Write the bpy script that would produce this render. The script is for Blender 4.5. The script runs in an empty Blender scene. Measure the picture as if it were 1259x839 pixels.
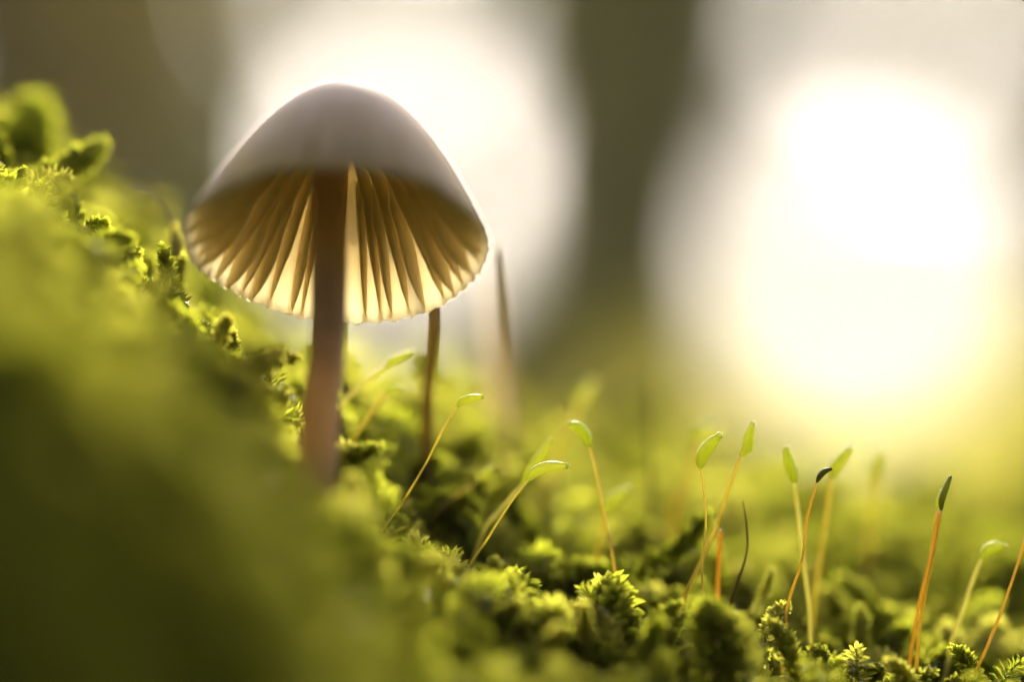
# Bell-capped mushroom on a mossy bank, backlit, macro lens.  1 unit = 1 cm.
import bpy, math, random
import numpy as np
from mathutils import Vector, Matrix, Quaternion, Euler

scene = bpy.context.scene
C = scene.collection
scene.unit_settings.system = 'METRIC'
scene.unit_settings.scale_length = 0.01

# ------------------------------------------------------------------ camera
DIST = 30.0                       # lens to the plane of sharp focus (y = 0)
FRAME = 7.2                       # width of the picture in that plane
cam_d = bpy.data.cameras.new('camera')
cam = bpy.data.objects.new('camera', cam_d); C.objects.link(cam)
cam.location = (0, -DIST, 0); cam.rotation_euler = (math.radians(90), 0, 0)
cam_d.sensor_width = 36; cam_d.lens = 150
cam_d.clip_start = 0.5; cam_d.clip_end = 60000
cam_d.dof.use_dof = True
cam_d.dof.focus_distance = DIST
cam_d.dof.aperture_fstop = 0.0625   # 2.4 cm wide pupil in these units
scene.camera = cam

# ------------------------------------------------------------------ light
SUN_EL, SUN_AZ = math.radians(20), math.radians(1.5)     # behind the subject, a little to the right
world = bpy.data.worlds.new('World'); scene.world = world; world.use_nodes = True
wn = world.node_tree; bg = wn.nodes['Background']
sky = wn.nodes.new('ShaderNodeTexSky'); sky.sky_type = 'NISHITA'; sky.sun_disc = False
sky.sun_elevation = SUN_EL; sky.sun_rotation = SUN_AZ
sky.dust_density = 6.0; sky.air_density = 0.15; sky.ozone_density = 1.0
wn.links.new(sky.outputs[0], bg.inputs[0]); bg.inputs[1].default_value = 0.15
sun_d = bpy.data.lights.new('sun', 'SUN'); sun_d.energy = 3.0; sun_d.angle = math.radians(0.6)
sun_d.color = (1.0, 0.89, 0.70)
sun = bpy.data.objects.new('sun', sun_d); C.objects.link(sun)
sdir = Vector((math.sin(SUN_AZ)*math.cos(SUN_EL), math.cos(SUN_AZ)*math.cos(SUN_EL), math.sin(SUN_EL)))
sun.rotation_euler = sdir.to_track_quat('Z', 'Y').to_euler()
scene.view_settings.view_transform = 'Standard'; scene.view_settings.look = 'None'
scene.view_settings.gamma = 1.0; scene.view_settings.use_curve_mapping = False
scene.view_settings.exposure = 1.7
cy = scene.cycles
cy.use_adaptive_sampling = False
cy.max_bounces = 8; cy.diffuse_bounces = 5; cy.glossy_bounces = 2; cy.transmission_bounces = 6
cy.caustics_reflective = False; cy.caustics_refractive = False
cy.use_denoising = True

# ------------------------------------------------------------------ helpers
K = FRAME/1259.0
def P(px, py, y=0.0):
    """point at depth y seen at that pixel of the 1259x839 photograph"""
    s = (DIST+y)/DIST*K
    return Vector(((px-629.5)*s, y, (419.5-py)*s))

def tag(o, label=None, cat=None, group=None, kind=None):
    if label: o['label'] = label
    if cat: o['category'] = cat
    if group: o['group'] = group
    if kind: o['kind'] = kind
    return o
def empty(name, loc=(0, 0, 0)):
    o = bpy.data.objects.new(name, None); C.objects.link(o); o.location = loc
    o.empty_display_size = 0.2
    return o
def mesh(name, V, F, smooth=True):
    me = bpy.data.meshes.new(name)
    me.from_pydata([tuple(v) for v in V], [], [tuple(f) for f in F])
    if smooth: me.polygons.foreach_set('use_smooth', [True]*len(me.polygons))
    me.update()
    return me
def fast_mesh(name, V, F, smooth=False):
    """V (n,3), F (m,3 or 4) arrays"""
    V = np.asarray(V, np.float32); F = np.asarray(F, np.int32)
    me = bpy.data.meshes.new(name); n = F.shape[1]
    me.vertices.add(len(V)); me.vertices.foreach_set('co', V.ravel())
    me.loops.add(F.size); me.loops.foreach_set('vertex_index', F.ravel())
    me.polygons.add(len(F)); me.polygons.foreach_set('loop_start', np.arange(0, F.size, n, dtype=np.int32))
    if smooth: me.polygons.foreach_set('use_smooth', np.ones(len(F), bool))
    me.update(calc_edges=True); me.validate()
    return me
def obj(name, me, mat=None, parent=None):
    o = bpy.data.objects.new(name, me); C.objects.link(o)
    if mat is not None and not me.materials: me.materials.append(mat)
    if parent is not None:
        o.parent = parent                       # vertices of parts are written in the thing's own space
    return o
def shift(V, org):
    return [Vector(v)-Vector(org) for v in V]

def catmull(pts, n):
    pts = [Vector(p) for p in pts]
    ext = [pts[0]*2-pts[1]] + pts + [pts[-1]*2-pts[-2]]
    out = []
    segs = len(pts)-1
    for i in range(n+1):
        t = i/n*segs; k = min(int(t), segs-1); u = t-k
        a, b, c, d = ext[k:k+4]
        out.append(0.5*((2*b)+(c-a)*u+(2*a-5*b+4*c-d)*u*u+(-a+3*b-3*c+d)*u*u*u))
    return out
def tube(path, radii, ns=8, cap=True, wob=None):
    """ring-swept tube; radii per point; wob(i,j)->factor"""
    V, F = [], []
    n = len(path); up = None
    for i, p in enumerate(path):
        t = (path[min(i+1, n-1)]-path[max(i-1, 0)]).normalized()
        if up is None:
            up = Vector((1, 0, 0)) if abs(t.x) < .8 else Vector((0, 1, 0))
        x = (up-t*up.dot(t)).normalized(); yv = t.cross(x); up = x
        for j in range(ns):
            a = 2*math.pi*j/ns; r = radii[i]*(wob(i, j) if wob else 1)
            V.append(p+(x*math.cos(a)+yv*math.sin(a))*r)
    for i in range(n-1):
        for j in range(ns):
            F.append((i*ns+j, i*ns+(j+1) % ns, (i+1)*ns+(j+1) % ns, (i+1)*ns+j))
    if cap:
        V.append(path[0]); V.append(path[-1]); b, e = len(V)-2, len(V)-1
        for j in range(ns):
            F.append((b, (j+1) % ns, j)); F.append((e, (n-1)*ns+j, (n-1)*ns+(j+1) % ns))
    return V, F

# ------------------------------------------------------------------ materials
def new_mat(name):
    m = bpy.data.materials.new(name); m.use_nodes = True
    nt = m.node_tree; nt.nodes.clear()
    out = nt.nodes.new('ShaderNodeOutputMaterial')
    return m, nt, nt.nodes.new, nt.links.new, out
def ramp(nt, stops):
    r = nt.nodes.new('ShaderNodeValToRGB'); e = r.color_ramp.elements
    while len(e) < len(stops): e.new(0.5)
    for x, (p, c) in zip(e, stops): x.position = p; x.color = (*c, 1)
    return r
def leaf_mat(name, cols, tcols, trans=.5, gloss=.06, rough=.45, scale=8.0, rand=True, bump=0.0):
    """thin plant tissue: part of the light comes back, part goes through"""
    m, nt, N, Lk, out = new_mat(name)
    tc = N('ShaderNodeTexCoord'); no = N('ShaderNodeTexNoise'); no.inputs['Scale'].default_value = scale
    no.inputs['Detail'].default_value = 3
    Lk(tc.outputs['Object'], no.inputs['Vector'])
    fac = no.outputs['Fac']
    if rand:
        oi = N('ShaderNodeObjectInfo'); ma = N('ShaderNodeMath'); ma.operation = 'MULTIPLY_ADD'
        Lk(oi.outputs['Random'], ma.inputs[0]); ma.inputs[1].default_value = .5
        mb = N('ShaderNodeMath'); mb.operation = 'MULTIPLY'; mb.inputs[1].default_value = .5
        Lk(fac, mb.inputs[0]); Lk(mb.outputs[0], ma.inputs[2]); fac = ma.outputs[0]
    st = [(.25+.5*i/(len(cols)-1), c) for i, c in enumerate(cols)]
    r1 = ramp(nt, st); Lk(fac, r1.inputs[0])
    r2 = ramp(nt, [(.25+.5*i/(len(tcols)-1), c) for i, c in enumerate(tcols)]); Lk(fac, r2.inputs[0])
    d = N('ShaderNodeBsdfDiffuse'); t = N('ShaderNodeBsdfTranslucent'); g = N('ShaderNodeBsdfGlossy')
    g.inputs['Roughness'].default_value = rough
    Lk(r1.outputs[0], d.inputs[0]); Lk(r2.outputs[0], t.inputs[0])
    m1 = N('ShaderNodeMixShader'); m1.inputs[0].default_value = trans; Lk(d.outputs[0], m1.inputs[1]); Lk(t.outputs[0], m1.inputs[2])
    m2 = N('ShaderNodeMixShader'); m2.inputs[0].default_value = gloss; Lk(m1.outputs[0], m2.inputs[1]); Lk(g.outputs[0], m2.inputs[2])
    if bump:
        b = N('ShaderNodeBump'); b.inputs['Strength'].default_value = bump; b.inputs['Distance'].default_value = .02
        Lk(no.outputs['Fac'], b.inputs['Height'])
        for s in (d, g): Lk(b.outputs[0], s.inputs['Normal'])
    Lk(m2.outputs[0], out.inputs[0])
    return m
def solid_mat(name, cols, scale=5.0, rough=.8, bump=.3, bdist=.05, stretch=(1, 1, 1), detail=5, spec=.1):
    m, nt, N, Lk, out = new_mat(name)
    p = N('ShaderNodeBsdfPrincipled'); p.inputs['Roughness'].default_value = rough; p.inputs['Specular IOR Level'].default_value = spec
    tc = N('ShaderNodeTexCoord'); mp = N('ShaderNodeMapping'); mp.inputs['Scale'].default_value = stretch
    no = N('ShaderNodeTexNoise'); no.inputs['Scale'].default_value = scale; no.inputs['Detail'].default_value = detail
    Lk(tc.outputs['Object'], mp.inputs[0]); Lk(mp.outputs[0], no.inputs['Vector'])
    r = ramp(nt, [(.3+.4*i/(len(cols)-1), c) for i, c in enumerate(cols)]); Lk(no.outputs['Fac'], r.inputs[0])
    Lk(r.outputs[0], p.inputs['Base Color'])
    b = N('ShaderNodeBump'); b.inputs['Strength'].default_value = bump; b.inputs['Distance'].default_value = bdist
    Lk(no.outputs['Fac'], b.inputs['Height']); Lk(b.outputs[0], p.inputs['Normal'])
    Lk(p.outputs[0], out.inputs[0])
    return m

M_moss = leaf_mat('moss_leaf', [(.075, .095, .014), (.11, .13, .02), (.155, .17, .034)],
                  [(.42, .46, .028), (.52, .54, .045), (.66, .63, .09)], trans=.72, gloss=.05, rough=.35, scale=3)
M_mstem = leaf_mat('moss_stem', [(.06, .05, .01), (.10, .08, .015)], [(.2, .16, .02), (.3, .22, .03)], trans=.3)
M_soil = solid_mat('moss_bed', [(.02, .023, .005), (.04, .044, .010), (.06, .062, .016)], scale=3, rough=.95)
M_floor = solid_mat('forest_floor', [(.03, .035, .01), (.06, .06, .018), (.09, .07, .028)], scale=.03, rough=1.0, spec=0)
M_seta = leaf_mat('seta', [(.44, .36, .08), (.50, .44, .12), (.53, .49, .18)], [(.80, .66, .14), (.84, .75, .20), (.86, .82, .30)],
                  trans=.65, gloss=.12, rough=.3, scale=2.5)
M_seta_o = leaf_mat('seta_orange', [(.44, .26, .04), (.48, .33, .06), (.5, .38, .09)], [(.82, .52, .06), (.85, .60, .09), (.86, .68, .14)],
                    trans=.62, gloss=.12, rough=.3, scale=2.5)
M_seta_d = leaf_mat('bristle', [(.10, .06, .02), (.16, .10, .03)], [(.2, .12, .03), (.3, .18, .05)], trans=.3, gloss=.08, scale=2.5)
M_caps = leaf_mat('capsule', [(.12, .17, .02), (.18, .22, .03), (.24, .26, .05)], [(.70, .76, .10), (.78, .82, .14), (.84, .86, .20)],
                  trans=.62, gloss=.08, rough=.35, scale=4)
M_caps_d = leaf_mat('capsule_dark', [(.04, .035, .012), (.06, .06, .015), (.09, .10, .02)], [(.12, .10, .01), (.18, .19, .02), (.25, .28, .03)],
                    trans=.45, gloss=.06, rough=.35, scale=4)
M_lid = leaf_mat('capsule_lid', [(.72, .72, .3), (.8, .78, .4)], [(.92, .92, .42), (.95, .94, .52)], trans=.85, gloss=.04, rough=.3)
M_caps_g = leaf_mat('capsule_ripe', [(.07, .085, .018), (.10, .12, .02), (.14, .15, .03)], [(.28, .33, .03), (.36, .42, .04), (.45, .48, .06)],
                    trans=.5, gloss=.07, rough=.35, scale=4)
M_stemA = leaf_mat('mushroom_stem', [(.22, .15, .07), (.28, .19, .09), (.33, .23, .12)], [(.52, .36, .16), (.58, .42, .20), (.62, .46, .24)],
                   trans=.55, gloss=.05, rough=.4, scale=4, rand=False, bump=.15)
M_stemB = leaf_mat('slim_mushroom_stem', [(.12, .08, .03), (.16, .11, .045), (.2, .14, .06)], [(.35, .24, .06), (.42, .3, .08), (.48, .36, .12)],
                   trans=.45, gloss=.05, rough=.4, scale=4, rand=False)
M_stemC = leaf_mat('pale_mushroom_stem', [(.30, .22, .15), (.36, .28, .2), (.4, .32, .24)], [(.75, .62, .42), (.8, .68, .48), (.84, .72, .52)],
                   trans=.7, gloss=.05, rough=.4, scale=4, rand=False)
M_gill = leaf_mat('gill', [(.52, .45, .31), (.58, .51, .36), (.62, .55, .40)], [(.78, .68, .36), (.82, .73, .42), (.84, .76, .46)],
                  trans=.62, gloss=.02, rough=.5, scale=6, rand=False)

def cap_mat(R):
    """outer skin and flesh of the cap: greyish lilac, paler towards the thin margin, faint radial streaks"""
    m, nt, N, Lk, out = new_mat('mushroom_cap')
    tc = N('ShaderNodeTexCoord'); sx = N('ShaderNodeSeparateXYZ'); Lk(tc.outputs['Object'], sx.inputs[0])
    at = N('ShaderNodeMath'); at.operation = 'ARCTAN2'; Lk(sx.outputs[1], at.inputs[0]); Lk(sx.outputs[0], at.inputs[1])
    ln = N('ShaderNodeVectorMath'); ln.operation = 'LENGTH'
    cx = N('ShaderNodeCombineXYZ'); Lk(sx.outputs[0], cx.inputs[0]); Lk(sx.outputs[1], cx.inputs[1]); Lk(cx.outputs[0], ln.inputs[0])
    rad = N('ShaderNodeMath'); rad.operation = 'DIVIDE'; Lk(ln.outputs['Value'], rad.inputs[0]); rad.inputs[1].default_value = R
    pol = N('ShaderNodeCombineXYZ'); Lk(at.outputs[0], pol.inputs[0]); Lk(rad.outputs[0], pol.inputs[1])
    mp = N('ShaderNodeMapping'); mp.inputs['Scale'].default_value = (15, 1.6, 1); Lk(pol.outputs[0], mp.inputs[0])
    st = N('ShaderNodeTexNoise'); st.inputs['Scale'].default_value = 1; st.inputs['Detail'].default_value = 4; Lk(mp.outputs[0], st.inputs['Vector'])
    bl = N('ShaderNodeTexNoise'); bl.inputs['Scale'].default_value = 2.6; bl.inputs['Detail'].default_value = 3; Lk(tc.outputs['Object'], bl.inputs['Vector'])
    mx = N('ShaderNodeMath'); mx.operation = 'MULTIPLY_ADD'; Lk(st.outputs['Fac'], mx.inputs[0]); mx.inputs[1].default_value = 1.0; Lk(rad.outputs[0], mx.inputs[2])
    mx2 = N('ShaderNodeMath'); mx2.operation = 'MULTIPLY_ADD'; Lk(bl.outputs['Fac'], mx2.inputs[0]); mx2.inputs[1].default_value = .7; Lk(mx.outputs[0], mx2.inputs[2])
    sb = N('ShaderNodeMath'); sb.operation = 'SUBTRACT'; Lk(mx2.outputs[0], sb.inputs[0]); sb.inputs[1].default_value = .83
    rc = ramp(nt, [(0, (.38, .31, .32)), (.3, (.68, .57, .57)), (.55, (.82, .70, .62)), (.85, (.72, .56, .40)), (1, (.82, .71, .55))]); Lk(sb.outputs[0], rc.inputs[0])
    rt = ramp(nt, [(0, (.64, .50, .20)), (.6, (.78, .66, .34)), (1, (.88, .81, .60))]); Lk(rad.outputs[0], rt.inputs[0])
    fb = ramp(nt, [(0, (.2,)*3), (.6, (.38,)*3), (.84, (.5,)*3), (1, (.8,)*3)]); Lk(rad.outputs[0], fb.inputs[0])   # thinner flesh lets more through
    d = N('ShaderNodeBsdfDiffuse'); t = N('ShaderNodeBsdfTranslucent'); g = N('ShaderNodeBsdfGlossy'); g.inputs['Roughness'].default_value = .5
    Lk(rc.outputs[0], d.inputs[0]); Lk(rt.outputs[0], t.inputs[0])
    b = N('ShaderNodeBump'); b.inputs['Strength'].default_value = .25; b.inputs['Distance'].default_value = .02
    Lk(st.outputs['Fac'], b.inputs['Height']); Lk(b.outputs[0], d.inputs['Normal']); Lk(b.outputs[0], g.inputs['Normal'])
    m1 = N('ShaderNodeMixShader'); Lk(fb.outputs[0], m1.inputs[0]); Lk(d.outputs[0], m1.inputs[1]); Lk(t.outputs[0], m1.inputs[2])
    m2 = N('ShaderNodeMixShader'); m2.inputs[0].default_value = .04; Lk(m1.outputs[0], m2.inputs[1]); Lk(g.outputs[0], m2.inputs[2])
    Lk(m2.outputs[0], out.inputs[0])
    return m

# ------------------------------------------------------------------ terrain: forest floor and the mossy bank
rng = np.random.default_rng(7); random.seed(7)
LIFT = 0.38                                    # height of the moss shoots above their bed
def prof_px(y, pts, drop=0.0, left=None, right=None):
    """outline of the moss at depth y through those pixels of the photograph"""
    q = [P(a, b, y) for a, b in pts]; q = [(v.x, v.z-drop) for v in q]
    return [(-20, left if left is not None else q[0][1]+1.2)]+q+[(20, right if right is not None else q[-1][1]-.8)]
crest = [(-60, 215), (0, 265), (120, 365), (240, 490), (320, 600), (380, 720), (420, 845), (560, 960), (900, 1000), (1300, 1040)]
keys = {  # depth y : [(x, z of the moss surface)]
    -24: [(-20, -16), (20, -16)],
    -15: prof_px(-8, crest, 8.0),
    -12: prof_px(-8, crest, 4.6),
    -10: prof_px(-8, crest, 2.1),
    -8:  prof_px(-8, crest, .30),
    -5.5: prof_px(-5.5, [(-40, 245), (100, 365), (230, 490), (300, 590), (360, 680), (420, 790), (560, 880), (900, 930), (1300, 950)], .30),
    -3:  [(-20, 2.4), (-3.6, .95), (-2.8, .2), (-2.0, -.75), (-1.5, -1.2), (-1.1, -1.75), (-.5, -2.5), (.5, -2.8), (3, -3.1), (20, -3.6)],
    0:   [(-20, 2.6), (-3.6, 1.12), (-3.03, .58), (-2.23, -.08), (-1.83, -.62), (-1.2, -1.15), (-.9, -1.6), (-.1, -1.92), (.8, -2.10), (2.4, -2.40), (3.6, -2.55), (20, -3)],
    1.6: [(-20, 2.7), (-3.6, 1.2), (-3.0, .55), (-2.2, -.1), (-1.7, -.5), (-1.1, -.72), (-.65, -.85), (-.2, -1.4), (.8, -1.85), (2.4, -2.12), (3.8, -2.3), (20, -3)],
    3.5: [(-20, 2.8), (-4.0, 1.6), (-3.2, .75), (-2.4, -.1), (-1.5, -.40), (-.8, -.58), (-.2, -.95), (.6, -1.45), (2.5, -1.85), (4, -2.0), (20, -3)],
    7:   [(-20, 2.8), (-5, 1.5), (-3.5, .4), (-2, -.45), (-.8, -.75), (.2, -1.12), (1.5, -1.42), (3, -1.6), (5, -1.75), (20, -3)],
    11:  [(-20, 1.5), (-5, .4), (-2, -.8), (.2, -1.25), (3, -1.65), (5, -1.9), (20, -3.5)],
    18:  [(-20, -2), (0, -3), (20, -5)],
    34:  [(-20, -16), (20, -16)],
}
GX = np.arange(-18, 18.01, .12); GY = np.arange(-24, 34.01, .12)
ys = sorted(keys)
prof = np.array([np.interp(GX, [p[0] for p in keys[y]], [p[1] for p in keys[y]]) for y in ys])
H = np.empty((len(GY), len(GX)))
for i in range(len(GX)): H[:, i] = np.interp(GY, ys, prof[:, i])
def smooth(A, n):
    for _ in range(n):
        A = np.pad(A, 1, mode='edge')
        A = (A[:-2, 1:-1]+A[2:, 1:-1]+A[1:-1, :-2]+A[1:-1, 2:]+2*A[1:-1, 1:-1])/6
    return A
H = smooth(H, 6)
def vnoise(cell, amp, seed):
    r = np.random.default_rng(seed)
    nx, ny = int(40/cell)+4, int(64/cell)+4
    g = r.uniform(-1, 1, (ny, nx))
    fx = (GX+20)/cell; fy = (GY+28)/cell
    ix, iy = fx.astype(int), fy.astype(int); ux, uy = fx-ix, fy-iy
    ux, uy = ux*ux*(3-2*ux), uy*uy*(3-2*uy)
    a = g[np.ix_(iy, ix)]*(1-ux)+g[np.ix_(iy, ix+1)]*ux
    b = g[np.ix_(iy+1, ix)]*(1-ux)+g[np.ix_(iy+1, ix+1)]*ux
    return amp*(a*(1-uy)[:, None]+b*uy[:, None])
H = H-LIFT+vnoise(1.1, .16, 1)+vnoise(.55, .12, 2)
def hz(x, y):
    fx = np.clip((np.asarray(x)-GX[0])/.12, 0, len(GX)-1.001); fy = np.clip((np.asarray(y)-GY[0])/.12, 0, len(GY)-1.001)
    i, j = fx.astype(int), fy.astype(int); u, v = fx-i, fy-j
    return (H[j, i]*(1-u)+H[j, i+1]*u)*(1-v)+(H[j+1, i]*(1-u)+H[j+1, i+1]*u)*v
XX, YY = np.meshgrid(GX, GY)
Vt = np.stack([XX, YY, H], -1).reshape(-1, 3)
nx = len(GX); jj, ii = np.meshgrid(np.arange(len(GY)-1), np.arange(nx-1), indexing='ij')
q = (jj*nx+ii).ravel()
bank = obj('moss_bank', fast_mesh('moss_bank', Vt, np.stack([q, q+1, q+nx+1, q+nx], -1), True), M_soil)
tag(bank, kind='structure')
n = 60; e = np.concatenate([-np.geomspace(1, 9000, n)[::-1], [0], np.geomspace(1, 9000, n)])
fx, fy = np.meshgrid(e, e); fz = np.full_like(fx, -16.2)
d = np.hypot(fx, fy); fz += np.where((d > 60) & (d < 6000), 2.0*np.sin(fx*.031)*np.sin(fy*.023), 0)
fz += np.where(fy < -110, np.minimum((-110-fy)*.5, 1400), 0)       # unseen bare slope added behind the lens to block low sky light
m = len(e); jj, ii = np.meshgrid(np.arange(m-1), np.arange(m-1), indexing='ij'); q = (jj*m+ii).ravel()
floor = obj('forest_floor', fast_mesh('forest_floor', np.stack([fx, fy, fz], -1).reshape(-1, 3), np.stack([q, q+1, q+m+1, q+m], -1), True), M_floor)
tag(floor, kind='structure')

# ------------------------------------------------------------------ moss shoots
def shoot_geo(seed, L=.7, R=.12, bend=1.2, leaf=.092, nleaf=120, spread=1.0, width=.62):
    """one moss shoot along +Z bending to +X; returns stem (V,F) and leaves (V,F)"""
    r = random.Random(seed)
    n = 14; path = [Vector((0, 0, 0))]; ang = 0; side = r.uniform(-.3, .3)
    for i in range(n):
        ang = bend*((i+1)/n)**1.6
        path.append(path[-1]+Vector((math.sin(ang), side*math.sin(ang*.7), math.cos(ang)))*(L/n))
    sv, sf = tube(path, [.022*(1-.6*i/n) for i in range(n+1)], 5)
    LV, LF = [], []
    ga = 2.39996
    for k in range(nleaf):
        s = (k+.5)/nleaf; s = s**.85
        t = s*n; i = min(int(t), n-1); p = path[i].lerp(path[i+1], t-i)
        T = (path[i+1]-path[i]).normalized()
        X = T.cross(Vector((0, 1, 0))).normalized(); Y = T.cross(X)
        a = k*ga+r.uniform(-.3, .3)
        rad = X*math.cos(a)+Y*math.sin(a)
        open_ = (.80*(1-s)**.5+.30)*spread*r.uniform(.75, 1.2)
        D = (T*math.cos(open_)+rad*math.sin(open_)).normalized()
        S = D.cross(rad).normalized() if D.cross(rad).length > 1e-4 else X
        Nn = S.cross(D).normalized()
        if Nn.dot(rad) < 0: Nn = -Nn
        size = leaf*(.75+.5*math.sin(math.pi*min(1, s*1.05))**.5)*r.uniform(.8, 1.15)*(R/.12)
        if s > .93: size *= .75
        w = size*width
        curl = r.uniform(.0, .35)
        b = p+rad*.035*(1-s*.6)
        pts = [b, b+D*size*.42+S*w*.5+Nn*(-w*.20), b+D*size*.45+Nn*(w*.16), b+D*size*.42-S*w*.5+Nn*(-w*.20),
               b+D*size*.75+S*w*.30+Nn*(-w*.12), b+D*size*.75-S*w*.30+Nn*(-w*.12), b+D*size+Nn*(size*curl*(1 if r.random() < .7 else -.6))]
        o = len(LV); LV += pts
        LF += [(o, o+1, o+2), (o, o+2, o+3), (o+1, o+4, o+2), (o+2, o+5, o+3), (o+2, o+4, o+6), (o+2, o+6, o+5)]
    return sv, sf, LV, LF
def merge(parts):
    V, F = [], []
    for v, f in parts:
        o = len(V); V += list(v); F += [tuple(i+o for i in x) for x in f]
    return V, F
def moved(v, M): return [M @ Vector(p) for p in v]

kinds = [dict(L=.62, R=.12, bend=1.5, nleaf=187), dict(L=.75, R=.13, bend=2.2, nleaf=223), dict(L=.5, R=.14, bend=.7, nleaf=130, spread=1.35),
         dict(L=.85, R=.095, bend=1.0, nleaf=237), dict(L=.55, R=.14, bend=1.1, nleaf=180, spread=1.25), dict(L=.7, R=.11, bend=2.8, nleaf=216),
         dict(L=.6, R=.11, bend=.9, nleaf=187, spread=.9),
         dict(L=.8, R=.12, bend=1.3, nleaf=122, spread=1.6, width=.42), dict(L=.65, R=.13, bend=1.3, nleaf=108, spread=1.5, width=.4)]
proto_coll = bpy.data.collections.new('moss_shoot_kinds')
shoot_data = []
for k, kw in enumerate(kinds):
    sv, sf, lv, lf = shoot_geo(100+k, **kw)
    me_s = mesh('moss_shoot_stem', sv, sf); me_s.materials.append(M_mstem)
    me_l = mesh('moss_shoot_leaves', lv, lf, smooth=True); me_l.materials.append(M_moss)
    shoot_data.append((me_s, me_l))
    parts = [(sv, sf), (lv, lf)]
    # side branches for the carpet clumps
    r = random.Random(k)
    for b in range(3):
        kw2 = dict(kw); kw2['L'] *= r.uniform(.4, .65); kw2['nleaf'] = int(kw['nleaf']*.5); kw2['R'] = kw['R']*.85
        bs, bf, bl, blf = shoot_geo(500+10*k+b, **kw2)
        Mx = Matrix.Translation((0, 0, kw['L']*r.uniform(.15, .4))) @ Matrix.Rotation(r.uniform(0, 6.28), 4, 'Z') @ Matrix.Rotation(r.uniform(.5, 1.0), 4, 'Y')
        parts.append((moved(bl, Mx), blf))
    V, F = merge(parts)
    me = mesh('moss_clump', V, F, smooth=True); me.materials.append(M_moss)
    o = bpy.data.objects.new('moss_clump_kind', me); proto_coll.objects.link(o)

def carpet(name, pts, rots, scl, idx, label, cat):
    me = bpy.data.meshes.new(name); me.vertices.add(len(pts)); me.vertices.foreach_set('co', np.asarray(pts, np.float32).ravel())
    for nm, ty, dat in (('rot', 'FLOAT_VECTOR', rots), ('scl', 'FLOAT', scl), ('idx', 'INT', idx)):
        a = me.attributes.new(nm, ty, 'POINT')
        a.data.foreach_set('vector' if ty == 'FLOAT_VECTOR' else 'value', np.asarray(dat, np.int32 if ty == 'INT' else np.float32).ravel())
    o = obj(name, me)
    ng = bpy.data.node_groups.new(name, 'GeometryNodeTree')
    ng.interface.new_socket('Geometry', in_out='INPUT', socket_type='NodeSocketGeometry')
    ng.interface.new_socket('Geometry', in_out='OUTPUT', socket_type='NodeSocketGeometry')
    N, Lk = ng.nodes.new, ng.links.new
    gi, go = N('NodeGroupInput'), N('NodeGroupOutput')
    mp = N('GeometryNodeMeshToPoints'); Lk(gi.outputs[0], mp.inputs['Mesh'])
    ci = N('GeometryNodeCollectionInfo'); ci.inputs['Collection'].default_value = proto_coll
    ci.inputs['Separate Children'].default_value = True; ci.inputs['Reset Children'].default_value = True
    iop = N('GeometryNodeInstanceOnPoints'); Lk(mp.outputs[0], iop.inputs['Points']); Lk(ci.outputs[0], iop.inputs['Instance'])
    iop.inputs['Pick Instance'].default_value = True
    def attr(nm, ty):
        a = N('GeometryNodeInputNamedAttribute'); a.data_type = ty; a.inputs['Name'].default_value = nm; return a.outputs[0]
    Lk(attr('idx', 'INT'), iop.inputs['Instance Index'])
    e2r = N('FunctionNodeEulerToRotation'); Lk(attr('rot', 'FLOAT_VECTOR'), e2r.inputs[0]); Lk(e2r.outputs[0], iop.inputs['Rotation'])
    cxyz = N('ShaderNodeCombineXYZ'); s = attr('scl', 'FLOAT')
    for i in range(3): Lk(s, cxyz.inputs[i])
    Lk(cxyz.outputs[0], iop.inputs['Scale']); Lk(iop.outputs[0], go.inputs[0])
    md = o.modifiers.new('scatter', 'NODES'); md.node_group = ng
    tag(o, label, cat, kind='stuff')
    return o
def moss_points(x0, x1, y0, y1, dens, seed, s0=.75, s1=1.25):
    r = np.random.default_rng(seed); nn = int((x1-x0)*(y1-y0)*dens)
    x = r.uniform(x0, x1, nn); y = r.uniform(y0, y1, nn); z = hz(x, y)
    e = .25
    gx = (hz(x+e, y)-hz(x-e, y))/(2*e); gy = (hz(x, y+e)-hz(x, y-e))/(2*e)
    rots = np.empty((nn, 3)); rr = random.Random(seed)
    for i in range(nn):
        nrm = Vector((-gx[i], -gy[i], 1)).normalized()
        dvec = (nrm*.8+Vector((rr.gauss(0, .34), rr.gauss(0, .34)+.1, .45))).normalized()
        qn = dvec.to_track_quat('Z', 'Y') @ Quaternion((0, 0, 1), rr.uniform(0, 6.283))
        rots[i] = qn.to_euler()
    return np.stack([x, y, z-.08], -1), rots, r.uniform(s0, s1, nn), r.integers(0, len(kinds), nn)
near = moss_points(-5.5, 6, -3.6, 4, 28, 11, .65, 1.25)
carpet('moss_carpet', *near, 'green moss carpet around the mushroom and the upright stalks', 'moss')
fr = [a[:] for a in moss_points(-7, 5, -19, -3.6, 34, 12, .6, .95)]
fr[0][:, 2] -= .12*np.clip((-3.6-fr[0][:, 1])/2, 0, 1)
carpet('moss_cushion', *fr, 'dark blurred moss cushion in the near left corner', 'moss')
bk = moss_points(-9, 9, 4, 15, 16, 13, 1.0, 1.5)
carpet('moss_ridge', *bk, 'soft blurred moss ridge behind the stalks', 'moss')

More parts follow.
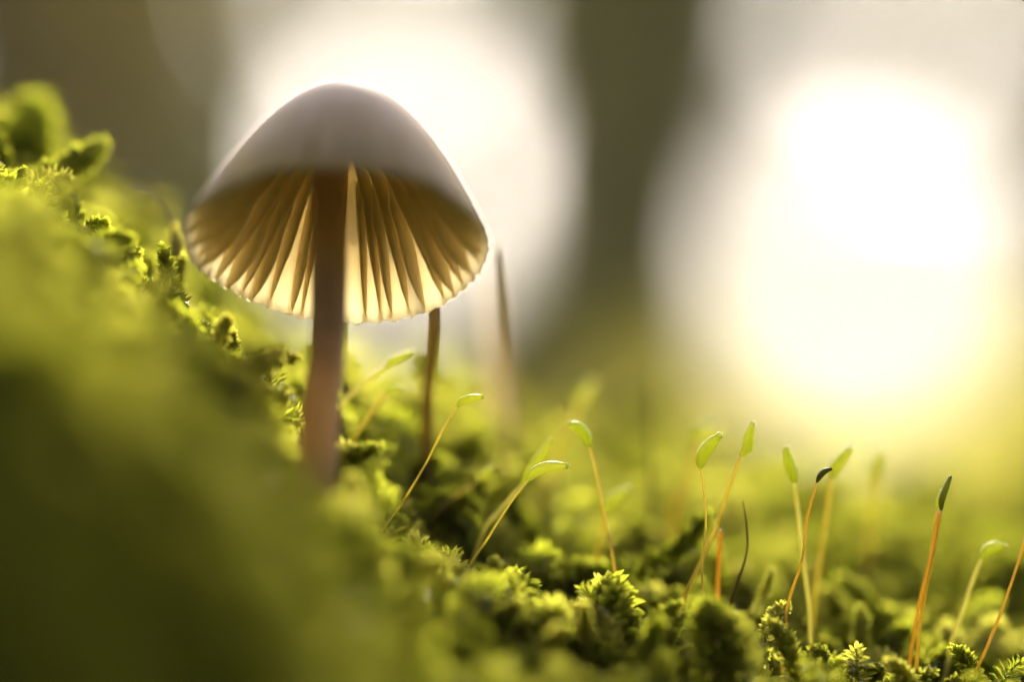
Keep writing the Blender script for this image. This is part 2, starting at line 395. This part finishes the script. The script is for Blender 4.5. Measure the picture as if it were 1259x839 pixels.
# ------------------------------------------------------------------ mushrooms
def cap_profile(u, R, Hh, p=2.0): return u*R, Hh*(1-u**p)
def mushroom(label, C0, R, Hh, tilt, roll, stem_pts, stem_r, gills, seed, M_c, group=None, thick=.05, M_s=None):
    """bell-shaped cap with radial gills on a slender stem.  C0 = centre of the rim."""
    r = random.Random(seed)
    base = stem_pts[-1]
    root = empty('mushroom', base)
    tag(root, label, 'mushroom', group)
    Mx = Matrix.Rotation(roll, 4, 'Y') @ Matrix.Rotation(-tilt, 4, 'X')
    # cap (its own axes: z along the cap's axis, origin at the rim's centre)
    ns = max(64, gills*6) if gills else 48; nr = 26
    ph = [r.uniform(0, 6.28) for _ in range(6)]
    def wav(a): return .018*math.sin(2*a+ph[0])+.014*math.sin(3*a+ph[1])+.008*math.sin(7*a+ph[2])
    def scal(a): return .5+.5*math.cos(a*gills) if gills else 0
    V, F = [], []
    def ring(u, inner):
        for j in range(ns):
            a = 2*math.pi*j/ns
            if not inner: rr, zz = cap_profile(u, R, Hh)
            else:
                rr, zz = cap_profile(u, R, Hh); t = thick*(.35+2.6*(1-u)**1.3)
                rr = max(0.0, rr-t*.55*u); zz -= t*(1.0-.45*u)
            k = u**6
            rr *= 1+k*(wav(a)+.012*scal(a))
            zz += k*R*(.7*wav(a+1)-.012*scal(a)+r.gauss(0, .007)) - (.05*R*u**14)
            V.append(Vector((rr*math.cos(a), rr*math.sin(a), zz)))
    us = [(i/nr)**.8 for i in range(1, nr+1)]
    V.append(Vector((0, 0, Hh)))
    for u in us: ring(u, False)
    o1 = len(V)
    for u in reversed(us): ring(u, True)
    V.append(Vector((0, 0, Hh-thick*2.95)))
    nrings = 2*nr
    for j in range(ns): F.append((0, 1+j, 1+(j+1) % ns))
    for i in range(nrings-1):
        for j in range(ns):
            a = 1+i*ns+j; b = 1+i*ns+(j+1) % ns
            F.append((a, a+ns, b+ns, b))
    last = 1+(nrings-1)*ns
    for j in range(ns): F.append((len(V)-1, last+(j+1) % ns, last+j))
    cap = obj('cap', mesh('mushroom_cap', V, F), M_c, root)
    cap.matrix_local = Matrix.Translation(Vector(C0)-Vector(base)) @ Mx
    # gills: radial blades hanging from the inside of the cap
    if gills:
        datas = []
        for kind in range(6):
            long_ = kind < 3
            rg = random.Random(seed*31+kind)
            GV, GF = [], []
            n = 16; m_ = 4
            u0 = .15 if long_ else rg.uniform(.5, .68); u1 = .997
            deep = (.27 if long_ else .16)*R
            w1, w2 = rg.uniform(-.02, .02), rg.uniform(0, 6.28)
            for i in range(n+1):
                f = i/n; u = u0+(u1-u0)*f
                rr, zz = cap_profile(u, R, Hh); t = thick*(.35+2.6*(1-u)**1.3)
                rr -= t*.55*u; zz -= t*(1.0-.45*u)+.05*R*u**14
                sl = Vector((1, 0, -Hh*2*u/R)).normalized(); dn = Vector((sl.z, 0, -sl.x))   # inward from the flesh
                dep = deep*(min(1, (1-f)*5)**.5*(.5+.5*(1-f)) if long_ else min(1, (1-f)*6)**.6*min(1, f*3)**.7)+.004
                dep *= 1+.06*math.sin(f*17+w2)
                for j in range(m_+1):
                    g = j/m_
                    th_ = (.030*(1-g)**1.5+.0045)*R*min(1, .5+1.2*(1-f))
                    sway = w1*g*R*math.sin(f*3+w2)
                    pt = Vector((rr, 0, zz))+dn*(dep*g-.02)
                    if pt.x < .02: pt.x = .02
                    GV.append(Vector((pt.x, sway+th_, pt.z))); GV.append(Vector((pt.x, sway-th_, pt.z)))
            W = (m_+1)*2
            for i in range(n):
                for j in range(m_):
                    a = i*W+j*2
                    GF.append((a, a+2, a+W+2, a+W)); GF.append((a+1, a+W+1, a+W+3, a+3))
                a = i*W+m_*2
                GF.append((a, a+1, a+W+1, a+W))
            me = mesh('gill', GV, GF); me.materials.append(M_gill); datas.append(me)
        for k in range(gills):
            g = obj('gill', datas[(k % 2)*3+r.randrange(3)], None, cap)
            g.rotation_euler.z = 2*math.pi*(k+r.uniform(-.36, .36))/gills
    path = catmull(stem_pts, 40); nP = len(path)
    rad = [stem_r[0]+(stem_r[1]-stem_r[0])*i/(nP-1) for i in range(nP)]
    v, f = tube(path, rad, 20, wob=lambda i, j: 1+.025*math.sin(j*.94+i*.13)+.015*math.sin(j*2.2+1))
    obj('stem', mesh('mushroom_stem', shift(v, base), f), M_s or M_stemA, root)
    return root

R_A, H_A = 1.025, 1.21
M_cap = cap_mat(R_A)
C_A = P(415, 294, -.78)
tiltA, rollA = math.radians(30), math.radians(2.2)
axA = (Matrix.Rotation(rollA, 3, 'Y') @ Matrix.Rotation(-tiltA, 3, 'X')) @ Vector((0, 0, 1))
topA = C_A+axA*(H_A-.1)
def ground_pt(v, sink=.1): return Vector((v.x, v.y, float(hz(v.x, v.y))-sink))
baseA = P(383, 640, -1.55); baseA.z = min(baseA.z, float(hz(baseA.x, baseA.y))-.1)
stemA = [topA, P(404, 230, -.55), P(404, 330, -.78), P(402, 430, -1.0), P(393, 530, -1.25), baseA]
mushroom('large bell-capped lilac grey mushroom in front, gills showing', C_A, R_A, H_A, tiltA, rollA, stemA, (.108, .138), 48, 3, M_cap)

M_cap2 = cap_mat(.27)
C_B = P(455, 205, 1.25)
axB = Vector((0, .3, .95)).normalized()
bB = P(523, 550, 1.3); bB.z = min(bB.z, float(hz(bB.x, bB.y))-.1)
mushroom('thin dark brown mushroom stem rising behind the big cap, nearest to it', C_B, .27, .3, .3, -.3, [C_B+axB*.24, P(480, 225, 1.15), P(517, 295, .95), P(532, 370, .95), P(531, 430, 1.0), P(526, 490, 1.15), bB],
         (.036, .045), 20, 5, M_cap2, None, .025, M_stemB)
# ------------------------------------------------------------------ sporophytes (stalk with a spore capsule)
GRP = 'moss spore stalks standing up from the carpet'
def sporophyte(label, stalk, y, caps=None, sr=2.3, cr=6.0, ms=None, mc=None, y2=None, lid=True, knee=None):
    """stalk: pixels from the foot up; caps: pixels from the neck to the tip; sr/cr: half widths in pixels"""
    ms = ms or M_seta; mc = mc or M_caps; y2 = y if y2 is None else y2
    s = (DIST+y)/DIST*K
    nst = len(stalk)
    pts = [P(a, b, y+(y2-y)*i/max(1, nst-1)) for i, (a, b) in enumerate(stalk)]
    d0 = (pts[0]-pts[1]).normalized()
    foot = pts[0]+d0*.25
    gz = float(hz(foot.x, foot.y))
    if foot.z > gz-.05: foot = Vector((foot.x+d0.x*.1, foot.y, gz-.05))
    pts = [foot]+pts
    root = empty('spore_stalk', foot)
    tag(root, label, 'spore stalk', GRP)
    path = catmull(pts, 36)
    sr = min(sr, 6.0)*.72; rad = [sr*s*(1.12-.3*i/36) for i in range(37)]
    if knee is not None:
        for i in range(37): rad[i] *= 1+.45*math.exp(-((i/36-knee)/.025)**2)
    v, f = tube(path, rad, 10, wob=lambda i, j: 1+.05*math.sin(i*.5+j))
    obj('stalk', mesh('stalk', shift(v, foot), f), ms, root)
    if caps:
        cp = [P(a, b, y2) for a, b in caps]
        cp[0] = path[-1].copy()
        cpath = catmull(cp, 22)
        prof = [(0, .35), (.08, .55), (.2, .82), (.4, 1), (.62, .98), (.8, .78), (.9, .6), (.96, .45), (1, .2)]
        cr_ = [.9*cr*s*np.interp(i/22, [p[0] for p in prof], [p[1] for p in prof]) for i in range(23)]
        v, f = tube(cpath, cr_, 14)
        co = obj('capsule', mesh('capsule', shift(v, foot), f), mc, root)
        if lid:
            a, b = cpath[-2], cpath[-1]; dv = (b-a).normalized()
            lp = [a+dv*(cr*s*.09*k) for k in range(8)]
            lr = [cr*s*x for x in (.48, .56, .54, .47, .38, .27, .15, .03)]
            v, f = tube(lp, lr, 12)
            obj('lid', mesh('lid', shift(v, foot), f), M_lid if mc is M_caps else mc, co)
    return root

sporophyte('slender golden stalk with horizontal green capsule right of the mushroom stem', [(466, 660), (492, 622), (521, 575), (545, 528), (562, 501)], 0.0,
           [(562, 501), (568, 494), (580, 490), (594, 488)], 2.2, 6.2, knee=.75)
sporophyte('blurred leaning stalk nearest the thick mushroom stem, tip highest of its pair', [(405, 520), (440, 478), (474, 450)], .8,
           [(474, 450), (482, 442), (494, 437), (507, 431)], 4.0, 5.0, mc=M_caps)
sporophyte('short blurred stalk with bent tip below the leaning one, left of golden stalk', [(425, 560), (448, 520), (474, 484)], .7,
           [(474, 484), (479, 479), (488, 477), (497, 479)], 3.5, 4.0)
sporophyte('blurred ochre stalk slanting low between the two sharp golden stalks', [(508, 662), (545, 622), (585, 593)], .9,
           [(585, 593), (592, 587), (599, 581), (606, 575)], 3.2, 6.0)
sporophyte('sharp golden stalk with horizontal green capsule at the middle of the picture', [(572, 706), (600, 662), (628, 618), (650, 590)], 0.0,
           [(650, 590), (659, 580), (676, 574), (699, 573)], 2.3, 8.0)
sporophyte('stalk close behind the middle one, its pale capsule pointing steeply up', [(592, 660), (615, 628), (641, 598)], .55,
           [(641, 598), (652, 580), (664, 562), (678, 540)], 3.0, 6.5)
sporophyte('upright yellow stalk whose green capsule nods left', [(757, 712), (749, 665), (741, 625), (733, 580), (725, 550)], .3,
           [(725, 550), (721, 538), (712, 526), (699, 521)], 3.0, 8.0)
sporophyte('blurred stalk with plump capsule leaning right, behind the one nodding left', [(728, 705), (737, 670), (744, 638)], 1.0,
           [(744, 638), (746, 625), (757, 612), (774, 601)], 3.0, 9.0)
sporophyte('sharp thin stalk crossing the thicker one, cylindrical green capsule on top', [(865, 745), (863, 700), (868, 650), (865, 600), (861, 576)], -.03,
           [(861, 576), (863, 562), (873, 547), (886, 535)], 2.3, 9.5)
sporophyte('thick golden stalk crossing the thin one, curved pointed capsule on top', [(840, 742), (858, 700), (880, 650), (896, 600), (911, 560)], .22,
           [(911, 560), (919, 550), (921, 537), (926, 520)], 4.0, 8.0)
sporophyte('faint blurred stalk with small flat capsule behind the crossing pair', [(828, 640), (845, 590), (858, 545)], 1.9,
           [(858, 545), (860, 532), (870, 526), (886, 525)], 4.5, 8.0)
sporophyte('blunt orange stalk stub without capsule', [(882, 752), (883, 705), (886, 652)], .35, None, 4.5, ms=M_seta_o)
sporophyte('yellow stalk with straight upright club-shaped capsule', [(996, 768), (991, 715), (984, 655), (977, 594)], .4,
           [(977, 594), (974, 580), (970, 566), (967, 550)], 3.6, 8.0)
sporophyte('sharp dark orange stalk with small black hooked tip', [(966, 770), (970, 738), (986, 690), (992, 640), (1004, 594)], 0.0,
           [(1004, 594), (1008, 586), (1014, 580), (1022, 577)], 2.6, 4.2, M_seta_o, M_caps_d)
sporophyte('blurred thick stalk, slim green capsule leaning right, behind the black-tipped one', [(1000, 750), (1008, 690), (1015, 640), (1022, 588)], .85,
           [(1022, 588), (1026, 575), (1035, 562), (1046, 549)], 4.0, 8.0)
sporophyte('very faint blurred stalk right of the leaning green capsule', [(1068, 700), (1071, 650), (1074, 588)], 2.4,
           [(1074, 588), (1075, 575), (1078, 562), (1082, 548)], 5.0, 8.0)
sporophyte('orange stalk with dark pointed capsule, the taller of the close pair', [(1128, 805), (1136, 740), (1148, 680), (1157, 628)], .12,
           [(1157, 628), (1158, 615), (1163, 600), (1169, 586)], 3.2, 4.8, M_seta_o, M_caps_g)
sporophyte('orange stalk leaning on its taller neighbour, the left of the close pair', [(1119, 812), (1130, 745), (1145, 680), (1153, 628)], .22,
           [(1153, 628), (1154, 620), (1156, 611), (1158, 603)], 3.2, 4.5, M_seta_o)
sporophyte('pale yellow stalk with capsule bent to the right near the right edge', [(1167, 806), (1180, 762), (1194, 720), (1207, 688)], .45,
           [(1207, 688), (1212, 679), (1223, 673), (1237, 673)], 4.0, 8.0)
sporophyte('orange stalk cut off by the right edge of the picture', [(1196, 838), (1214, 795), (1234, 745), (1258, 672), (1268, 630)], -.05,
           [(1268, 630), (1272, 618), (1278, 608), (1286, 600)], 2.8, 6.0, M_seta_o)
sporophyte('blurred stalk topped by a round glint at the centre behind the sharp ones', [(672, 600), (690, 545), (708, 500)], 2.6,
           [(708, 500), (712, 490), (718, 480), (727, 470)], 5.0, 9.0)

def bristle(label, pts, y, w, mat=None, name='bristle', cat='bristle'):
    s = (DIST+y)/DIST*K
    p = [P(a, b, y) for a, b in pts]; foot = p[0]
    path = catmull(p, 30)
    v, f = tube(path, [w*s*(1-.75*i/30) for i in range(31)], 7)
    o = obj(name, mesh(name, shift(v, foot), f), mat or M_seta_d); o.location = foot
    tag(o, label, cat); return o
bristle('thin dark dry bristle right of the orange stub', [(893, 760), (905, 722), (918, 680), (918, 645), (913, 616)], .25, 2.2)
bristle('thin upright dry blade, blurred, standing left of the crossing stalks', [(802, 640), (800, 590), (797, 530), (794, 455)], 1.9, 3.6)
bristle('thin dark filament arching over the moss left of the big cap', [(222, 345), (216, 300), (205, 262), (188, 240), (160, 230)], .9, 3.0)
bristle('pale broad dry stem, strongly blurred, right behind the big cap', [(618, 600), (614, 520), (608, 430), (602, 360), (597, 295)], 4.6, 13, M_stemC, 'withered_stalk', 'stalk')
bristle('faint thin dark blade against the pale stem behind the big cap', [(632, 560), (624, 470), (612, 390), (601, 300)], 3.2, 1.7)

bristle('short dry brown scrap lying in the moss below the mushroom stem', [(470, 750), (452, 733), (436, 722), (424, 718)], -.1, 4.0, name='dry_scrap', cat='plant litter')
bristle('dark dead moss stem slanting low in front of the star-tipped shoot', [(690, 822), (700, 770), (712, 735)], -.2, 2.0, name='dead_stem', cat='plant litter')

# ------------------------------------------------------------------ single moss shoots that stand out
def hero(label, foot, tip, y, kind, size, spin=0):
    a, b = P(*foot, y), P(*tip, y)
    root = empty('moss_shoot', a)
    q = (b-a).normalized().to_track_quat('Z', 'Y') @ Quaternion((0, 0, 1), spin)
    root.rotation_euler = q.to_euler()
    L = (b-a).length/kinds[kind]['L']*size
    root.scale = (L, L, L)
    ms_, ml_ = shoot_data[kind]
    obj('stem', ms_, None, root)
    lf = obj('leaf_cover', ml_, None, root); lf['kind'] = 'stuff'
    tag(root, label, 'moss shoot', 'single moss shoots standing out of the carpet')
hero('small upright bright moss tip left of the mushroom stem', (288, 470), (283, 405), .15, 6, 1.1)
hero('pale plump moss shoot curling right beside the mushroom stem foot, upper', (385, 615), (425, 565), -.35, 1, 1.3, -1.3)
hero('broad moss shoot reaching right, middle one beside the mushroom stem', (375, 650), (470, 612), -.3, 0, 1.0, 1.8)
hero('moss shoot drooping right, lowest one beside the mushroom stem', (380, 690), (460, 665), -.15, 5, 1.1, -1.2)
hero('star-tipped moss shoot, sharpest in the lower middle', (648, 790), (655, 705), 0.0, 4, 1.1, .5)
hero('moss shoot with hooded tip just right of the star-tipped one', (690, 800), (722, 708), .02, 1, 1.1, -.7)
hero('rounded bright moss shoot like a thumb in the lower middle', (760, 830), (762, 735), -.25, 2, 1.25, .5)
hero('short curled moss shoot right of the thumb-like one', (805, 800), (842, 768), 0.0, 5, 1.2, -1.3)
hero('dark stubby moss shoot leaning right beside the thumb-like one', (770, 800), (800, 752), .05, 3, 1.0, -1.0)
hero('blurred round moss shoot low in front, left of the pair below the black-tipped stalk', (880, 860), (876, 765), -.8, 2, 1.3)
hero('blurred round moss shoot low in front, right of the pair below the black-tipped stalk', (915, 870), (918, 780), -.8, 2, 1.3, 2)
hero('glistening moss tip touching the black-tipped orange stalk', (940, 790), (955, 732), 0.05, 0, 1.1, -.4)
hero('curled moss shoot below the yellow club-capped stalk', (985, 825), (1000, 775), 0.0, 5, 1.2, -1)
hero('blurred upright moss shoot right of the leaning green capsule stalk', (1055, 820), (1062, 755), .7, 6, 1.2)
hero('spreading sharp moss shoot at the lower right', (1020, 838), (1075, 805), 0.0, 3, 1.2, -1.2)
hero('thin yellow moss shoot slanting behind the black-tipped stalk', (925, 760), (960, 695), .6, 3, 1.0)
hero('horizontal pale moss shoot lying behind the thumb-like one', (700, 715), (900, 708), .9, 3, 1.0, 1.5)
hero('bright straight moss shoot slanting right at the upper left', (20, 245), (136, 172), .9, 6, 1.0)
hero('bright blurred moss tuft at the far upper left', (20, 250), (45, 140), 2.2, 4, 1.3)

# ------------------------------------------------------------------ forest behind
M_bark = solid_mat('bark', [(.06, .055, .016), (.12, .11, .03), (.19, .17, .05)], scale=.35, rough=.95, bump=.8, bdist=1.0, stretch=(1, 1, .25))
M_fol = leaf_mat('foliage_green', [(.045, .055, .012), (.07, .08, .018), (.10, .11, .024)], [(.44, .46, .03), (.56, .55, .04), (.64, .60, .07)], trans=.45, gloss=.03, scale=.05)
M_fol_y = leaf_mat('foliage_ochre', [(.08, .05, .012), (.11, .07, .015), (.12, .09, .02)], [(.70, .46, .04), (.78, .56, .05), (.8, .64, .08)], trans=.5, gloss=.03, scale=.05)
M_grass = leaf_mat('grass', [(.10, .12, .015), (.14, .15, .025), (.20, .18, .04)], [(.50, .50, .04), (.62, .58, .07), (.72, .64, .12)], trans=.62, gloss=.04, scale=.05)

def leaf_cloud(centres, radii, n, size, seed):
    r = np.random.default_rng(seed)
    w = np.array([a*b*c for a, b, c in radii]); w = w/w.sum()
    k = r.choice(len(centres), n, p=w)
    dirs = r.normal(size=(n, 3)); dirs /= np.linalg.norm(dirs, axis=1)[:, None]
    rr = r.uniform(0.15, 1, n)**.5
    c = np.asarray(centres)[k]+dirs*rr[:, None]*np.asarray(radii)[k]
    a = r.normal(size=(n, 3)); a /= np.linalg.norm(a, axis=1)[:, None]
    b = np.cross(a, r.normal(size=(n, 3))); b /= np.linalg.norm(b, axis=1)[:, None]
    nn = np.cross(a, b)
    s = size*r.uniform(.6, 1.3, n)[:, None]
    V = np.stack([c-a*s*.5, c+b*s*.3+nn*s*.08, c+a*s*.5, c-b*s*.3+nn*s*.08], 1).reshape(-1, 3)
    F = np.arange(n*4).reshape(-1, 4)
    return V, F
def tree(name, label, cat, x, y, rad, height, lean, crown, n, size, mat, seed, group, z0=-16.5):
    """trunk from the ground up, limbs, and a crown of leaves in clumps; crown: [(dx,dz,rx,ry,rz)] relative to the foot"""
    r = random.Random(seed)
    foot = Vector((x, y, z0)); root = empty(name, foot); tag(root, label, cat, group)
    pts = [Vector((0, 0, 0)), Vector((lean*.3*height+r.uniform(-.1, .1)*rad, 0, height*.3)), Vector((lean*.65*height, r.uniform(-1, 1)*rad, height*.65)), Vector((lean*height, 0, height))]
    path = catmull(pts, 30)
    fr_ = lambda i: 1+.6*math.exp(-i*.9)
    v, f = tube(path, [rad*(1-.75*i/30)*fr_(i) for i in range(31)], 18, wob=lambda i, j: 1+.07*math.sin(j*2.1+i*.3)+.05*math.sin(j*5+i*.9))
    obj('trunk', mesh('trunk', v, f), M_bark, root)
    cs = [Vector((a, r.uniform(-.3, .3)*c3, b)) for a, b, c, c3, d_ in crown]
    for c_ in cs[:7]:
        i = min(28, max(4, int(30*max(.12, (c_.z*.75)/height))))
        p0 = path[i]; mid = p0.lerp(c_, .5)+Vector((0, 0, rad*.8))
        lp = catmull([p0, mid, c_], 10)
        v, f = tube(lp, [max(.4, rad*.35)*(1-.8*k/10) for k in range(11)], 8)
        obj('limb', mesh('limb', v, f), M_bark, root)
    V, F = leaf_cloud([tuple(c_) for c_ in cs], [(c, c3, d_) for a, b, c, c3, d_ in crown], n, size, seed)
    cr = obj('crown', fast_mesh('crown', V, F), mat, root)
    return root
def kk(y): return (DIST+y)/DIST*K
def crown_px(x, y, spots, z0=-16.5):
    """crown lobes from (px,py,rx,rz) seen at depth y, relative to the tree's foot"""
    s = kk(y); out = []
    for px, py, rx, rz in spots:
        p = P(px, py, y); out.append((p.x-x, p.z-z0, rx*s, (rx+rz)*.5*s, rz*s))
    return out
GT = 'trees standing in the forest behind'
def tree_px(label, px, y, rad, h, lean, spots, n, size, mat, seed, name='tree', cat='tree'):
    x = P(px, 419, y).x
    return tree(name, label, cat, x, y, rad, h, lean, crown_px(x, y, spots), n, size, mat, seed, GT)
# big leaning trunk, dark band right of the mushroom
tree_px('dark leaning tree trunk, broad blurred band right of the mushroom', 672, 500, 11, 900, .24,
        [(800, -20, 100, 130), (720, -110, 150, 110), (880, -150, 150, 100)], 3600, 9, M_fol, 21)
tree_px('dark tree behind the big mushroom cap, nearer the left', 230, 900, 12, 1000, .02,
        [(210, 330, 130, 170), (130, 100, 110, 170), (300, 430, 130, 80), (90, 330, 120, 150), (200, -100, 140, 130), (20, -60, 160, 150)], 8500, 11, M_fol, 22)
tree_px('ochre leaved tree in the upper left corner', 20, 620, 9, 800, .0,
        [(30, 30, 130, 120), (-60, 180, 150, 150), (100, -60, 120, 90), (10, 300, 100, 130), (-80, -60, 160, 140), (30, -180, 180, 90)], 7500, 9, M_fol_y, 23)
tree_px('olive tree behind the centre, lower half of the dark band', 770, 1300, 14, 1200, .03,
        [(720, 330, 110, 130), (830, 200, 110, 120), (650, 450, 110, 80), (880, 390, 90, 110), (840, 40, 120, 120), (660, 80, 60, 130), (895, 270, 80, 130), (760, -120, 200, 100), (935, 395, 50, 55), (960, 215, 35, 40)], 16000, 14, M_fol, 24)
tree_px('thin crowned tree behind the upper right', 1330, 1500, 12, 1400, 0,
        [(960, 20, 90, 90), (1270, 90, 70, 110), (1270, 250, 80, 170), (1100, -50, 140, 50), (1260, 420, 70, 60), (1330, 340, 80, 150), (1100, -160, 240, 90), (1260, -40, 150, 110), (1030, 195, 110, 60), (1140, 200, 90, 70), (1200, 310, 62, 110), (1185, 400, 55, 45), (1040, 460, 110, 30), (950, 110, 60, 90), (1090, 75, 120, 36)], 14500, 14, M_fol, 25)
tree_px('pale leaved tree behind the cap, showing above it', 420, 1700, 10, 1400, .0,
        [(330, 130, 80, 90), (590, 70, 90, 90), (600, 220, 70, 130), (365, 270, 85, 90), (470, 380, 190, 75), (420, -110, 240, 80), (480, 90, 90, 55), (600, -60, 120, 90), (300, 20, 90, 60)], 10500, 16, M_fol, 26)
tree_px('dark crowned tree added beyond the right edge to block bright sky', 1500, 1250, 13, 1200, 0,
        [(1400, 60, 130, 150), (1380, 260, 100, 170), (1500, 200, 160, 200), (1390, 430, 120, 80), (1450, -100, 200, 120)], 8000, 13, M_fol, 29)  # crown added outside the frame, screens the bright sky at the right
tree_px('low bush behind the far right moss', 1060, 1100, 1.2, 9, .0,
        [(960, 500, 110, 60), (1100, 520, 120, 50), (1250, 500, 110, 60), (820, 520, 90, 60)], 3000, 9, M_grass, 27, 'bush', 'bush')
tree_px('dark low bush at the foot of the leaning trunk', 690, 420, 1.2, 14, .0,
        [(690, 500, 90, 70), (620, 520, 80, 60), (760, 530, 70, 50), (540, 540, 80, 50)], 3600, 5, M_fol, 28, 'bush', 'bush')

# grass on the forest floor behind the bank
def grass(name, label, x0, x1, y0, y1, n, h, seed):
    r = np.random.default_rng(seed)
    y = r.uniform(y0, y1, n); x = r.uniform(x0, x1, n)*(y/y1*.7+.3)
    px = 629.5+x/((DIST+y)/DIST*K); ok = (px > 830+60*np.sin(y*.02)) | (px < -300)      # no grass in the shade under the trees
    x, y = x[ok], y[ok]; n = len(x)
    a = r.uniform(0, 6.283, n); hh = h*r.uniform(.5, 1.2, n); w = .25*r.uniform(.7, 1.4, n)
    lean = r.uniform(.1, .6, n)*hh
    b = np.stack([x, y, np.full(n, -16.4)], -1); dx = np.stack([np.cos(a), np.sin(a), 0*a], -1); sd = np.stack([-np.sin(a), np.cos(a), 0*a], -1)
    up = np.array([0, 0, 1.])
    p1 = b+up*(hh*.55)[:, None]+dx*(lean*.3)[:, None]; p2 = b+up*hh[:, None]+dx*lean[:, None]
    V = np.stack([b-sd*w[:, None], b+sd*w[:, None], p1+sd*(w*.8)[:, None], p1-sd*(w*.8)[:, None], p2], 1).reshape(-1, 3)
    o_ = np.arange(n)*5
    F = np.concatenate([np.stack([o_, o_+1, o_+2], -1), np.stack([o_, o_+2, o_+3], -1), np.stack([o_+3, o_+2, o_+4], -1)])
    g = obj(name, fast_mesh(name, V, F), M_grass); tag(g, label, 'grass', kind='stuff')
grass('grass', 'sunlit blurred yellow green grass behind the moss ridge', -160, 160, 70, 620, 26000, 12, 31)

# ------------------------------------------------------------------ sunlit haze between the trees
def haze_box(x0, x1, y0, y1, z0, z1, dens, g):
    V = [(x, y, z) for z in (z0, z1) for y in (y0, y1) for x in (x0, x1)]
    F = [(0, 2, 3, 1), (4, 5, 7, 6), (0, 1, 5, 4), (2, 6, 7, 3), (0, 4, 6, 2), (1, 3, 7, 5)]
    m, nt, N, Lk, out = new_mat('haze')
    v = N('ShaderNodeVolumePrincipled'); v.inputs['Color'].default_value = (.94, .95, .60, 1)
    v.inputs['Density'].default_value = dens; v.inputs['Anisotropy'].default_value = g
    Lk(v.outputs[0], out.inputs['Volume'])
    tag(obj('haze', mesh('haze', V, F, False), m), 'thin sunlit haze filling the wood', 'haze', kind='stuff')
haze_box(-9200, 9200, -9200, 9200, -140, 1620, 2.2e-5, .4)
